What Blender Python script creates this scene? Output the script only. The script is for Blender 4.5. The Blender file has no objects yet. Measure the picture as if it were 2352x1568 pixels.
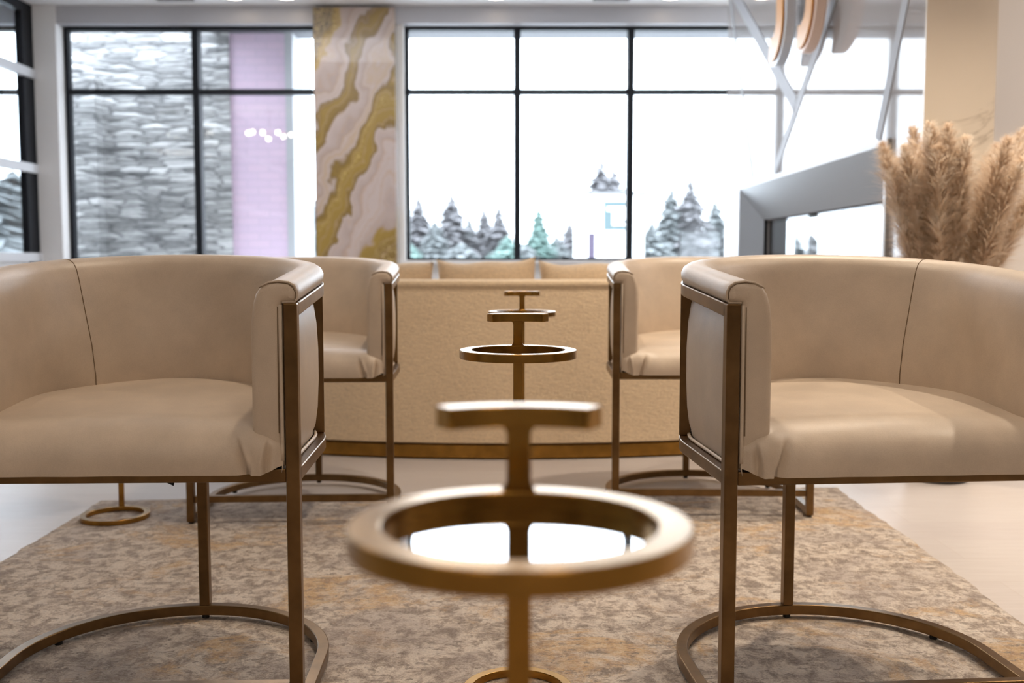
import bpy, bmesh, math, random
from mathutils import Vector, Matrix
random.seed(7)
sc = bpy.context.scene
COL = sc.collection
PI = math.pi

# ------------------------------------------------------------------ helpers
def tag(o, label=None, cat=None, group=None, kind=None):
    if label: o['label'] = label
    if cat: o['category'] = cat
    if group: o['group'] = group
    if kind: o['kind'] = kind
    return o

def link(name, bm, m, parent=None, smooth=False, bevel=0, sub=0, angle=None):
    me = bpy.data.meshes.new(name)
    bmesh.ops.recalc_face_normals(bm, faces=bm.faces[:])
    bm.to_mesh(me); bm.free()
    if m: me.materials.append(m)
    if smooth:
        for p in me.polygons: p.use_smooth = True
        if angle:
            me.set_sharp_from_angle(angle=math.radians(angle))
    o = bpy.data.objects.new(name, me)
    COL.objects.link(o)
    if parent: o.parent = parent
    if bevel:
        md = o.modifiers.new('bevel', 'BEVEL'); md.width = bevel; md.segments = 2; md.limit_method = 'ANGLE'; md.angle_limit = math.radians(40)
    if sub:
        md = o.modifiers.new('sub', 'SUBSURF'); md.levels = sub; md.render_levels = sub
    return o

def empty(name, loc=(0,0,0), rz=0):
    o = bpy.data.objects.new(name, None); COL.objects.link(o)
    o.location = loc; o.rotation_euler = (0,0,rz); o.empty_display_size = .05
    return o

def box(bm, x0, x1, y0, y1, z0, z1):
    v = [bm.verts.new((x,y,z)) for z in (z0,z1) for y in (y0,y1) for x in (x0,x1)]
    for f in ((0,2,3,1),(4,5,7,6),(0,1,5,4),(2,6,7,3),(0,4,6,2),(1,3,7,5)):
        bm.faces.new([v[i] for i in f])

def boxobj(name, x0, x1, y0, y1, z0, z1, m, parent=None, bevel=0):
    bm = bmesh.new(); box(bm, x0, x1, y0, y1, z0, z1)
    return link(name, bm, m, parent, bevel=bevel)

def rings(bm, R, closed_path=False, cap=True, closed_prof=True):
    """skin a list of vertex rings"""
    V = [[bm.verts.new(p) for p in r] for r in R]
    n = len(R[0]); m = len(R)
    for i in range(m if closed_path else m-1):
        a, b = V[i], V[(i+1) % m]
        for j in range(n if closed_prof else n-1):
            k = (j+1) % n
            bm.faces.new((a[j], a[k], b[k], b[j]))
    if cap and not closed_path:
        bm.faces.new(V[0]); bm.faces.new(V[-1][::-1])
    return V

def sweep(bm, path, prof, closed=False, cap=True):
    """path: (x,y,nx,ny,z) plan frames; prof: (n,z) offsets"""
    R = [[(x+nx*a, y+ny*a, z+b) for a, b in prof] for x, y, nx, ny, z in path]
    return rings(bm, R, closed_path=closed, cap=cap)

def tube(bm, pts, r, n=8, closed=False):
    pts = [Vector(p) for p in pts]; m = len(pts); R = []
    up = Vector((0,0,1)); prev = None
    for i, p in enumerate(pts):
        if closed: t = pts[(i+1) % m]-pts[i-1]
        else: t = pts[min(i+1, m-1)]-pts[max(i-1, 0)]
        t.normalize()
        if prev is None:
            a = t.cross(up)
            if a.length < .1: a = t.cross(Vector((1,0,0)))
        else:
            a = prev - t*prev.dot(t)
        a.normalize(); prev = a; b = t.cross(a)
        rr = r[i] if isinstance(r, (list, tuple)) else r
        R.append([tuple(p+a*rr*math.cos(2*PI*k/n)+b*rr*math.sin(2*PI*k/n)) for k in range(n)])
    rings(bm, R, closed_path=closed)

def lathe(bm, prof, n=32, c=(0,0)):
    R = [[(c[0]+r*math.cos(2*PI*k/n), c[1]+r*math.sin(2*PI*k/n), z) for k in range(n)] for r, z in prof]
    rings(bm, R)

def sm(t):
    t = max(0, min(1, t)); return t*t*(3-2*t)

def copy_tree(o, parent=None):
    c = o.copy(); COL.objects.link(c)
    if parent:
        c.parent = parent
    for ch in list(o.children):
        copy_tree(ch, c)
    return c

# ------------------------------------------------------------------ materials
class NT:
    def __init__(s, name):
        s.m = bpy.data.materials.new(name); s.m.use_nodes = True
        s.t = s.m.node_tree; s.t.nodes.clear()
        s.out = s.t.nodes.new('ShaderNodeOutputMaterial')
    def n(s, typ, **kw):
        nd = s.t.nodes.new('ShaderNode'+typ)
        for k, v in kw.items():
            if k in nd.inputs: s.i(nd, k, v)
            else: setattr(nd, k, v)
        return nd
    def i(s, nd, k, v):
        if isinstance(v, bpy.types.NodeSocket): s.t.links.new(v, nd.inputs[k])
        else: nd.inputs[k].default_value = v
    def coord(s, scale=(1,1,1), rot=(0,0,0), kind='Object'):
        c = s.n('TexCoord'); mp = s.n('Mapping')
        s.i(mp, 'Vector', c.outputs[kind]); mp.inputs['Scale'].default_value = scale; mp.inputs['Rotation'].default_value = rot
        return mp.outputs[0]
    def noise(s, vec, scale, detail=3, rough=.5, dist=0):
        nd = s.n('TexNoise'); s.i(nd, 'Vector', vec); s.i(nd, 'Scale', scale); s.i(nd, 'Detail', detail); s.i(nd, 'Roughness', rough); s.i(nd, 'Distortion', dist)
        return nd.outputs['Fac']
    def ramp(s, fac, stops, interp='LINEAR'):
        nd = s.n('ValToRGB'); s.i(nd, 'Fac', fac); cr = nd.color_ramp; cr.interpolation = interp
        while len(cr.elements) > 1: cr.elements.remove(cr.elements[-1])
        cr.elements[0].position = stops[0][0]; cr.elements[0].color = c4(stops[0][1])
        for p, c in stops[1:]:
            e = cr.elements.new(p); e.color = c4(c)
        return nd.outputs['Color']
    def mix(s, fac, a, b, blend='MIX'):
        nd = s.n('Mix', data_type='RGBA', blend_type=blend)
        for k, v in ((0, fac), (6, a), (7, b)):
            if isinstance(v, bpy.types.NodeSocket): s.t.links.new(v, nd.inputs[k])
            else: nd.inputs[k].default_value = v if k == 0 else c4(v)
        return nd.outputs[2]
    def math(s, op, a, b=0):
        nd = s.n('Math', operation=op)
        for k, v in ((0, a), (1, b)):
            if isinstance(v, bpy.types.NodeSocket): s.t.links.new(v, nd.inputs[k])
            else: nd.inputs[k].default_value = v
        return nd.outputs[0]
    def bump(s, h, strength, dist=.01):
        nd = s.n('Bump'); s.i(nd, 'Height', h); s.i(nd, 'Strength', strength); s.i(nd, 'Distance', dist)
        return nd.outputs[0]
    def pbr(s, color, rough=.5, metal=0, normal=None, **kw):
        b = s.n('BsdfPrincipled')
        s.i(b, 'Base Color', color if isinstance(color, bpy.types.NodeSocket) else c4(color))
        s.i(b, 'Roughness', rough); s.i(b, 'Metallic', metal)
        if normal: s.i(b, 'Normal', normal)
        for k, v in kw.items(): s.i(b, k.replace('_', ' '), v)
        s.t.links.new(b.outputs[0], s.out.inputs[0])
        return s.m

def c4(c):
    return tuple(c) if len(c) == 4 else (c[0], c[1], c[2], 1)

def plain(name, color, rough=.5, metal=0, **kw):
    return NT(name).pbr(color, rough, metal, **kw)

def leather(name, base):
    t = NT(name); v = t.coord()
    n1 = t.noise(v, 9, 4, .6); n2 = t.noise(v, 700, 2, .5)
    d = tuple(c*.86 for c in base); l = tuple(min(1, c*1.08) for c in base)
    col = t.ramp(n1, [(.3, d), (.7, l)])
    col = t.mix(.08, col, t.ramp(n2, [(.3, (.2,.15,.1)), (.7, (.9,.8,.7))]))
    nb = t.bump(t.noise(v, 420, 3, .6), .12, .002)
    return t.pbr(col, t.ramp(n1, [(.3, (.40,)*3), (.7, (.50,)*3)]), 0, nb, Coat_Weight=.22, Coat_Roughness=.42, Specular_IOR_Level=.55)

def bronze(name, base=(.205,.118,.052), rough=.30, br_=.05):
    t = NT(name); v = t.coord(scale=(1,1,.06)); v2 = t.coord()
    br = t.noise(v, 900, 2, .6); bl = t.noise(v2, 14, 3, .6)
    col = t.ramp(bl, [(.3, tuple(c*.78 for c in base)), (.7, tuple(c*1.25 for c in base))])
    r = t.math('ADD', t.math('MULTIPLY', br, .08), rough-.04)
    return t.pbr(col, r, 1, t.bump(br, br_, .0006))

M = {}
M['leather'] = leather('leather_beige', (.62,.505,.385))
M['seam'] = plain('seam_thread', (.20,.135,.08), .8)
M['bronze'] = bronze('bronze_brushed', (.185,.110,.048), .31)
M['brass'] = bronze('bronze_polished', (.34,.18,.04), .25, .012)
M['mirror'] = plain('mirror_glass', (.78,.77,.78), .03, 1)
M['black'] = plain('black_paint', (.012,.012,.014), .45)
M['rubber'] = plain('black_rubber', (.01,.01,.01), .7)
M['frame_black'] = plain('window_frame_black', (.012,.014,.018), .5, Specular_IOR_Level=.2)
M['alu'] = plain('white_aluminium', (.62,.63,.65), .4)
M['white_wall'] = plain('white_plaster', (.80,.79,.78), .85)
M['grey_soffit'] = plain('soffit_satin', (.50,.50,.53), .35)
M['ceiling'] = plain('ceiling_white', (.86,.86,.87), .8)
M['chrome'] = plain('brushed_chrome', (.66,.67,.69), .42, .9)
M['steel'] = plain('satin_steel', (.37,.38,.39), .42, .75)
M['strip'] = plain('grey_satin_strip', (.38,.38,.40), .55)

def mk_glass(name, tint=(1,1,1), ior=1.5, rough=0):
    t = NT(name)
    # thin-sheet reflectance (Schlick) from the view angle
    g = t.n('NewGeometry'); dp = t.n('VectorMath', operation='DOT_PRODUCT'); t.i(dp, 0, g.outputs['Incoming']); t.i(dp, 1, g.outputs['Normal'])
    c = t.math('SUBTRACT', 1.0, t.math('ABSOLUTE', dp.outputs['Value']))
    fac = t.math('ADD', .04, t.math('MULTIPLY', .96, t.math('POWER', c, 5.0)))
    tr = t.n('BsdfTransparent'); tr.inputs[0].default_value = c4(tint)
    gl = t.n('BsdfGlossy'); gl.inputs['Roughness'].default_value = rough
    mx = t.n('MixShader'); t.t.links.new(fac, mx.inputs[0]); t.t.links.new(tr.outputs[0], mx.inputs[1]); t.t.links.new(gl.outputs[0], mx.inputs[2])
    t.t.links.new(mx.outputs[0], t.out.inputs[0])
    return t.m
M['glass'] = mk_glass('window_glass', (.97,.985,.98))
M['partition_glass'] = mk_glass('partition_glass', (.86,.87,.88))

def emit(name, col, s):
    t = NT(name); e = t.n('Emission'); e.inputs[0].default_value = c4(col); e.inputs[1].default_value = s
    t.t.links.new(e.outputs[0], t.out.inputs[0]); return t.m
M['lamp'] = emit('lamp_glow', (1,.82,.62), 14)
M['bulb'] = emit('bulb_glow', (1,.86,.66), 60)

def m_floor():
    t = NT('pale_oak_planks'); v = t.coord()
    b = t.n('TexBrick', offset=.37, squash=1)
    t.i(b, 'Vector', v); t.i(b, 'Scale', 1.0); t.i(b, 'Mortar Size', .0012); t.i(b, 'Brick Width', 1.9); t.i(b, 'Row Height', .19); t.i(b, 'Mortar Smooth', .2)
    b.inputs['Color1'].default_value = (.54,.485,.455,1); b.inputs['Color2'].default_value = (.58,.53,.495,1); b.inputs['Mortar'].default_value = (.5,.43,.38,1)
    g = t.noise(t.coord(scale=(2,26,2)), 3, 5, .6, .4)
    col = t.mix(.28, b.outputs['Color'], t.ramp(g, [(.3, (.45,.40,.37)), (.7, (.65,.61,.58))]))
    return t.pbr(col, .36, 0, t.bump(g, .04, .002))
M['floor'] = m_floor()

def m_rug():
    t = NT('abstract_rug_weave'); v = t.coord()
    vs = t.coord(scale=(1,.85,1))
    big = t.noise(vs, 2.3, 6, .66, .5)
    mid = t.noise(vs, 25, 8, .76, .5)
    vst = t.coord(scale=(.75,1.25,1))
    st = t.noise(vst, 42, 5, .74, .3)
    fine = t.noise(t.coord(scale=(1,1,1)), 190, 4, .75)
    base = t.ramp(mid, [(.39, (.17,.12,.09)), (.45, (.34,.265,.21)), (.50, (.52,.425,.345)), (.56, (.77,.67,.56)), (.64, (.60,.53,.46))])
    # rust and gold patches
    gp = t.noise(t.coord(scale=(.9,1.2,1)), 3.4, 7, .74, .7)
    gm = t.ramp(gp, [(.52, (0,0,0)), (.60, (.85,.85,.85))])
    base = t.mix(gm, base, t.ramp(t.noise(v, 26, 4, .7), [(.38, (.34,.17,.06)), (.52, (.62,.36,.12)), (.64, (.72,.54,.33))]))
    # grey-mauve worn areas
    wm = t.ramp(big, [(.50, (0,0,0)), (.58, (.62,.62,.62))])
    base = t.mix(wm, base, t.ramp(mid, [(.4,(.20,.15,.13)),(.6,(.42,.35,.32))]))
    # short dark strokes where the pile is cut low
    sm_ = t.ramp(st, [(.405, (.85,.85,.85)), (.44, (0,0,0))])
    base = t.mix(sm_, base, (.155,.115,.09))
    base = t.mix(.34, base, t.ramp(fine, [(.3, (.12,.09,.07)), (.7, (.78,.70,.60))]))
    h = t.math('ADD', t.math('MULTIPLY', st, 1.0), t.math('MULTIPLY', fine, .55))
    return t.pbr(base, .95, 0, t.bump(h, .7, .006), Specular_IOR_Level=.15, Sheen_Weight=.15)
M['rug'] = m_rug()

def m_boucle(name, base):
    t = NT(name); v = t.coord()
    n = t.noise(v, 160, 4, .65); n2 = t.noise(t.coord(scale=(1,1,3)), 36, 4, .6, .6)
    col = t.ramp(n, [(.3, tuple(c*.80 for c in base)), (.7, tuple(min(1,c*1.12) for c in base))])
    col = t.mix(.25, col, t.ramp(n2, [(.35, tuple(c*.74 for c in base)), (.65, tuple(min(1,c*1.2) for c in base))]))
    return t.pbr(col, .95, 0, t.bump(t.math('ADD', n, n2), .55, .006), Specular_IOR_Level=.2, Sheen_Weight=.2)
M['boucle'] = m_boucle('boucle_beige', (.88,.69,.47))
M['pillow'] = m_boucle('pillow_weave', (.80,.61,.40))

def m_geode():
    """pink-white resin pour with slanting gold rivers"""
    t = NT('geode_gold_pour')
    c = t.n('TexCoord'); sp = t.n('SeparateXYZ'); t.i(sp, 0, c.outputs['Object'])
    d = t.math('SUBTRACT', t.math('MULTIPLY', sp.outputs[0], .889), t.math('MULTIPLY', sp.outputs[2], .458))
    v = t.coord(scale=(1,1,.75), rot=(0,0,0))
    w1 = t.math('MULTIPLY', t.math('SUBTRACT', t.noise(v, 2.3, 3, .5, .4), .5), .62)
    w2 = t.math('MULTIPLY', t.math('SUBTRACT', t.noise(v, 8, 3, .5), .5), .17)
    dd = t.math('ADD', d, t.math('ADD', w1, w2))
    f = t.math('DIVIDE', t.math('ADD', dd, 1.40), 1.75)   # -1.40..0.35
    wh = (.54,.45,.41); wh2 = (.42,.33,.285); go = (.34,.225,.055); go2 = (.22,.14,.04); dk = (.17,.13,.075)
    stops = [(0,dk),(.12,dk),(.14,go),(.17,(.44,.31,.10)),(.185,wh),(.24,wh2),(.245,(.45,.32,.22)),(.255,wh),(.285,wh),(.295,go2),(.33,go),(.375,go2),(.385,wh),
             (.43,wh2),(.435,(.46,.33,.22)),(.445,wh),(.475,(.50,.37,.25)),(.485,wh),(.505,go2),(.53,go),(.60,go),(.625,go2),(.635,wh),(.69,wh2),(.695,(.5,.36,.27)),(.705,wh),(.76,wh),(.765,(.5,.37,.28)),(.775,wh),(.83,wh2),(.84,go),(.92,go2)]
    col = t.ramp(f, stops)
    fine = t.math('FRACT', t.math('MULTIPLY', dd, 15.0))
    col = t.mix(t.ramp(fine, [(0,(.6,)*3),(.13,(0,0,0)),(.90,(0,0,0)),(1,(.6,)*3)]), col, (.48,.34,.24))
    gl = t.noise(c.outputs['Object'], 90, 2, .7)
    gmask = t.ramp(f, [(0,(1,1,1)),(.15,(1,1,1)),(.17,(0,0,0)),(.53,(0,0,0)),(.545,(1,1,1)),(.56,(0,0,0)),(.86,(0,0,0)),(.88,(1,1,1))])
    gs = t.mix(gmask, (0,0,0), t.ramp(gl, [(.55,(0,0,0)),(.68,(1,1,1))]))
    col = t.mix(gs, col, (.85,.66,.30))
    return t.pbr(col, .30, 0, t.bump(gl, .15, .004), Coat_Weight=.25)
M['geode'] = m_geode()

def m_marble(name, base, vein, rough, sc_=1.0):
    t = NT(name); v = t.coord(scale=(1,1,1), rot=(.3,.5,.2))
    n = t.noise(v, 1.5*sc_, 6, .62, 1.6)
    cl = t.noise(v, .9*sc_, 3, .5)
    ridge = t.math('ABSOLUTE', t.math('SUBTRACT', n, .5))
    m_ = t.ramp(ridge, [(0,(.9,)*3),(.006,(.45,)*3),(.02,(0,0,0))])
    gate = t.ramp(cl, [(.48,(0,0,0)),(.6,(1,1,1))])
    mm = t.mix(gate, (0,0,0), m_)
    col = t.ramp(cl, [(.35, tuple(c*.90 for c in base)), (.65, base)])
    col = t.mix(mm, col, vein)
    return t.pbr(col, rough, 0, Specular_IOR_Level=.62)
M['marble'] = m_marble('glossy_marble_white', (.46,.43,.415), (.10,.075,.06), .045)
M['marble_beige'] = m_marble('marble_beige', (.80,.71,.59), (.20,.13,.07), .25, .8)
M['wall_peach'] = plain('warm_plaster', (.92,.83,.72), .8)

def m_stone():
    t = NT('stacked_ledge_stone')
    wob = t.noise(t.coord(scale=(1,1,1)), 2.2, 3, .6)
    c = t.n('TexCoord'); mp = t.n('Mapping'); t.i(mp, 'Vector', c.outputs['Object']); mp.inputs['Scale'].default_value = (3.9,1,25)
    off = t.n('CombineXYZ'); t.i(off, 'Z', t.math('MULTIPLY', wob, 1.5)); t.i(off, 'X', t.math('MULTIPLY', wob, .8))
    ad = t.n('VectorMath', operation='ADD'); t.i(ad, 0, mp.outputs[0]); t.i(ad, 1, off.outputs[0])
    vo = t.n('TexVoronoi', feature='F1'); t.i(vo, 'Vector', ad.outputs[0]); t.i(vo, 'Scale', 1.0); t.i(vo, 'Randomness', .85)
    ve = t.n('TexVoronoi', feature='DISTANCE_TO_EDGE'); t.i(ve, 'Vector', ad.outputs[0]); t.i(ve, 'Scale', 1.0); t.i(ve, 'Randomness', .85)
    sx = t.n('SeparateColor'); t.i(sx, 0, vo.outputs['Color'])
    col = t.ramp(sx.outputs[0], [(0,(.06,.06,.06)),(.2,(.22,.215,.21)),(.5,(.36,.355,.35)),(.8,(.48,.475,.465)),(.92,(.68,.67,.66)),(1,(.88,.87,.86))])
    col = t.mix(t.ramp(ve.outputs['Distance'], [(.0,(.9,)*3),(.10,(0,0,0))]), col, (.02,.02,.022))
    g = t.noise(t.coord(scale=(2,1,7)), 6, 4, .65)
    col = t.mix(.3, col, t.ramp(g, [(.3,(.09,.09,.1)),(.7,(.55,.55,.56))]))
    return t.pbr(col, .9, 0, t.bump(t.math('ADD', ve.outputs['Distance'], sx.outputs[1]), .6, .05))
M['stone'] = m_stone()

def m_brick(name, c1, c2, mort):
    t = NT(name); v = t.coord(rot=(PI/2,0,0))
    b = t.n('TexBrick'); t.i(b, 'Vector', v); t.i(b, 'Scale', 1.0); t.i(b, 'Mortar Size', .006); t.i(b, 'Brick Width', .22); t.i(b, 'Row Height', .075)
    b.inputs['Color1'].default_value = c4(c1); b.inputs['Color2'].default_value = c4(c2); b.inputs['Mortar'].default_value = c4(mort)
    return t.pbr(b.outputs['Color'], .85)
M['purple_brick'] = m_brick('lilac_painted_brick', (.62,.47,.58), (.58,.45,.57), (.52,.42,.52))
M['asphalt'] = plain('pale_concrete', (.70,.71,.71), .9)

# ------------------------------------------------------------------ tub chair
CW, CS, CD = .295, .26, .548      # half width, straight run, depth (tube centre line)
def upath(n=120, y0=0.0, zf=lambda s: 0.0):
    """frames along the U: right front -> back -> left front; zf(y) gives the height"""
    P = []
    k = 10
    for i in range(k):
        y = y0+(CS-y0)*i/k
        P.append((CW, y, 1, 0, zf(y)))
    for i in range(n+1):
        a = PI*i/n; b = CD-CS
        x, y = CW*math.cos(a), CS+b*math.sin(a)
        nx, ny = math.cos(a)/CW, math.sin(a)/b
        l = math.hypot(nx, ny)
        P.append((x, y, nx/l, ny/l, zf(y)))
    for i in range(k):
        y = CS+(y0-CS)*(i+1)/k
        P.append((-CW, y, -1, 0, zf(y)))
    return P
T = .011
SQ = [(-T,-T),(T,-T),(T,T),(-T,T)]
def rail_z(y): return .711+.082*min(y, CD)      # top of the arm rail

def make_chair():
    root = empty('tub_chair')
    # steel frame
    bm = bmesh.new(); sweep(bm, upath(zf=lambda y: .019), SQ)
    link('base_ring', bm, M['bronze'], root, smooth=True, angle=40, bevel=.0018)
    bm = bmesh.new(); sweep(bm, upath(zf=lambda y: .431), SQ)
    box(bm, -CW+T, CW-T, -T, T, .420, .442)
    link('seat_frame', bm, M['bronze'], root, smooth=True, angle=40, bevel=.0018)
    bm = bmesh.new(); sweep(bm, upath(zf=lambda y: rail_z(y)-T), SQ)
    link('arm_rail', bm, M['bronze'], root, smooth=True, angle=40, bevel=.0018)
    for s in (1, -1):
        boxobj('front_leg', s*CW-T, s*CW+T, -T-.0006, T-.0006, .006, rail_z(0)-.0005, M['bronze'], root, bevel=.0018)
    boxobj('rear_leg', -T, T, CD-T, CD+T, .030, .420, M['bronze'], root, bevel=.0018)
    boxobj('stretcher', -CW+T, CW-T, -T+.002, T-.002, .063, .083, M['bronze'], root, bevel=.0018)
    for s in (1, -1):
        a = .30; x, y = CW*math.cos(a), CS+(CD-CS)*math.sin(a)
        bm = bmesh.new(); box(bm, -T, T, -T, T, .442, rail_z(y)-.021)
        bmesh.ops.rotate(bm, verts=bm.verts, cent=(0,0,0), matrix=Matrix.Rotation(s*a, 3, 'Z'))
        bmesh.ops.translate(bm, verts=bm.verts, vec=(s*x, y, 0))
        link('side_post', bm, M['bronze'], root, bevel=.0018)
    for a in (.16, .5, .84):
        x, y = CW*math.cos(a*PI), CS+(CD-CS)*math.sin(a*PI)
        bm = bmesh.new(); lathe(bm, [(.007,0),(.008,.001),(.008,.009)], 14, (x, y))
        link('foot_glide', bm, M['rubber'], root, smooth=True, angle=40)
    for s in (1, -1):
        bm = bmesh.new(); lathe(bm, [(.007,0),(.008,.001),(.008,.009)], 14, (s*CW, .0))
        link('foot_glide', bm, M['rubber'], root, smooth=True, angle=40)
    # padded barrel back
    def prof(zr, bulge, ins=0.0, yy=0.0):
        i = ins; ex = .045*sm((yy-.20)/.26)
        pts = [(.007-i,.001+i),(.0105-i,.008),(.0110-i,.018),(.007-i,.027-i),(-.002,.033-i),(-.018,.035-i),(-.034,.033-i),(-.047,.026-i),(-.0555+i,.014),(-.0605+i,-.004),(-.0635+i,-.03),(-.0645+i,-.07)]
        P = [(n, zr+dz) for n, dz in pts]
        zb = zr-.07
        for f in (.3, .6, .85): P.append((-.0645+i, zb+(.47-zb)*f))
        P += [(-.062+i,.455+i), (-.05,.447+i), (-.020,.446+i), (-.0135-i,.4465+i)]
        top = zr-.0235
        for f, b in ((.02,.0),(.08,.45),(.2,.8),(.4,1),(.62,1),(.8,.8),(.93,.4),(.99,.0)):
            P.append((-.0135-i+bulge*b, .4465+i+(top-.4465)*f if f < .5 else .4465+(top-.4465)*f))
        P += [(-.0135-i, zr-.010), (-.0135-i, zr+.0008+i)]
        out = []
        for n, z in P:
            if n < -.058: n -= ex*sm((zr+.02-z)/.22)
            out.append((n, z))
        return out
    R = []
    base = upath(y0=-.002)
    L = 0; prev = None; S = []
    for p in base:
        if prev: L += math.hypot(p[0]-prev[0], p[1]-prev[1])
        S.append(L); prev = p
    def ring(p, s, ins, dy=0):
        e = min(s, L-s); b = .0125*sm((e-.02)/.09)
        return [(p[0]+p[2]*n, p[1]+p[3]*n+dy, z) for n, z in prof(rail_z(max(p[1],0)), b, ins, p[1])]
    for i_, d_ in ((.0110,-.0080),(.0075,-.0072),(.0042,-.0055),(.0018,-.0030)): R.append(ring(base[0], 0, i_, d_))
    for p, s in zip(base, S): R.append(ring(p, s, 0))
    for i_, d_ in ((.0018,-.0030),(.0042,-.0055),(.0075,-.0072),(.0110,-.0080)): R.append(ring(base[-1], L, i_, d_))
    bm = bmesh.new(); rings(bm, R)
    back = link('backrest', bm, M['leather'], root, smooth=True, angle=70)
    # piping round the arm ends, the welt beside the post, the lower welt and the two back seams
    for p, s in ((base[0], 0), (base[-1], L)):
        q = [(p[0]+p[2]*n, p[1]-.0035, z) for n, z in prof(rail_z(0), 0, 0)]
        bm = bmesh.new(); tube(bm, [q[-1]]+q[0:8], .0021, 6)
        link('arm_piping', bm, M['leather'], root, smooth=True)
        bm = bmesh.new(); tube(bm, [(x_-p[2]*.0028, -.0068, z_-.0020) for x_, y_, z_ in q[1:8]], .0007, 5)
        link('piping_seam', bm, M['seam'], root, smooth=True)
        bm = bmesh.new(); d = p[2]
        tube(bm, [(p[0]-d*.0165, -.006, rail_z(0)-.003), (p[0]-d*.0165, -.0075, .6), (p[0]-d*.0160, -.0095, .50), (p[0]-d*.0160, -.0110, .470), (p[0]-d*.0160, -.0115, .456)], .0034, 8)
        link('post_welt', bm, M['leather'], root, smooth=True)
        bm = bmesh.new(); tube(bm, [(p[0]-d*.0205, -.0085, rail_z(0)-.006), (p[0]-d*.0205, -.0095, .6), (p[0]-d*.0205, -.0105, .50)], .0011, 6)
        link('welt_seam', bm, M['seam'], root, smooth=True)
    bm = bmesh.new(); tube(bm, [(p[0]-p[2]*.008, p[1]-p[3]*.008, .4455) for p in upath(y0=.03)], .0032, 7)
    link('lower_piping', bm, M['leather'], root, smooth=True)
    for s in (1, -1):
        a = .62 if s > 0 else PI-.62
        x, y = CW*math.cos(a), CS+(CD-CS)*math.sin(a); nx, ny = math.cos(a)/CW, math.sin(a)/(CD-CS); l = math.hypot(nx, ny); nx /= l; ny /= l
        q = [(x+nx*n, y+ny*n, z) for n, z in prof(rail_z(y), 0, 0, y)[0:15]]
        bm = bmesh.new(); tube(bm, q, .0010, 5)
        bs = link('back_seam', bm, M['seam'], back, smooth=True); bs['side'] = s
    # seat cushion
    NX, NB, NF = 190, 34, 36
    def plan_hw(y):
        if y <= CS: return CW-.0145
        t = (y-CS)/(CD-CS-.02)
        return (CW-.020)*math.sqrt(max(0, 1-t*t))
    YC = .075
    def crown(x, y): return .512+.020*sm(y/.36)+.008*sm(1-abs(x)/.26)*sm(y/.12)-.024*sm((abs(x)-.222)/.055)*sm((.15-y)/.10)
    rows = []
    for j in range(NB):
        y = .525-(.525-YC)*j/(NB-1)
        rows.append(('t', y))
    for j in range(1, NF+1):
        rows.append(('f', j/NF))
    grid = []
    for kind, v in rows:
        row = []
        for i in range(NX+1):
            u = 2*i/NX-1
            u = math.copysign(1-(1-abs(u))**1.7, u)
            if kind == 't':
                y = v; hw = plan_hw(y); x = u*hw
                grid_pt = (x, y, crown(x, y))
            else:
                hw = plan_hw(0); x = u*hw
                cor = sm((abs(x)-.17)/.09)                 # 1 near the front corners
                yc = YC; ry = YC+.0135+.0125*sm((.279-abs(x))/.022)
                a = v*PI/2; e = .92-.50*cor; ez = .80-.42*cor
                zt = crown(x, YC)
                zb = .4345+.013*sm((abs(x)-.245)/.035)
                y = yc-ry*math.sin(a)**e
                z = zb+(zt-zb)*max(0, math.cos(a))**ez
                # two gathered pleats near each front corner
                hz = (z-.4345)/.066
                fade = sm((1.02-hz)/.6)
                g = 0
                for xb, lean, w, dp in ((.2270, -.022, .0030, .0120), (.2510, .008, .0026, .0110)):
                    xc = xb+lean*hz
                    q = abs(x)-xc
                    sgn = 1 if lean < 0 else -1
                    ww = w*(.8 if q*sgn > 0 else 3.4)
                    g += dp*math.exp(-(q/ww)**2)
                    g -= .0030*math.exp(-((q-.0055*sgn)/.0045)**2)
                g -= .002*math.exp(-((abs(x)-.2405)/.008)**2); g = min(g, .0125)
                g += .0011*math.sin(x*52+1.0)*sm((.22-abs(x))/.1)
                y += g*fade*sm(v/.25)
                grid_pt = (x, y, z)
            row.append(grid_pt)
        grid.append(row)
    bm = bmesh.new()
    V = [[bm.verts.new(p) for p in r] for r in grid]
    for a, b in zip(V, V[1:]):
        for i in range(NX): bm.faces.new((a[i], a[i+1], b[i+1], b[i]))
    # side skirts and underside
    skirt = [V[0][0]] + [r[0] for r in V[1:]]
    Lb = [bm.verts.new((r[0].co.x*.99, r[0].co.y, .436)) for r in V]
    Rb = [bm.verts.new((r[-1].co.x*.99, r[-1].co.y, .436)) for r in V]
    for a in range(len(V)-1):
        if V[a][0].co.z > .437 or V[a+1][0].co.z > .437:
            bm.faces.new((V[a][0], V[a+1][0], Lb[a+1], Lb[a])); bm.faces.new((V[a][-1], Rb[a], Rb[a+1], V[a+1][-1]))
    link('seat', bm, M['leather'], root, smooth=True, angle=80)
    # dark lining under the seat
    bm = bmesh.new()
    P = upath(n=24); top = [bm.verts.new((p[0]-p[2]*.012, max(p[1]-p[3]*.012, .008), .436)) for p in P]
    bot = [bm.verts.new((v.co.x, v.co.y, .430)) for v in top]
    bm.faces.new(top); bm.faces.new(bot[::-1])
    for i in range(len(top)):
        k = (i+1) % len(top); bm.faces.new((top[i], top[k], bot[k], bot[i]))
    link('seat_lining', bm, M['rubber'], root)
    return root

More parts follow.
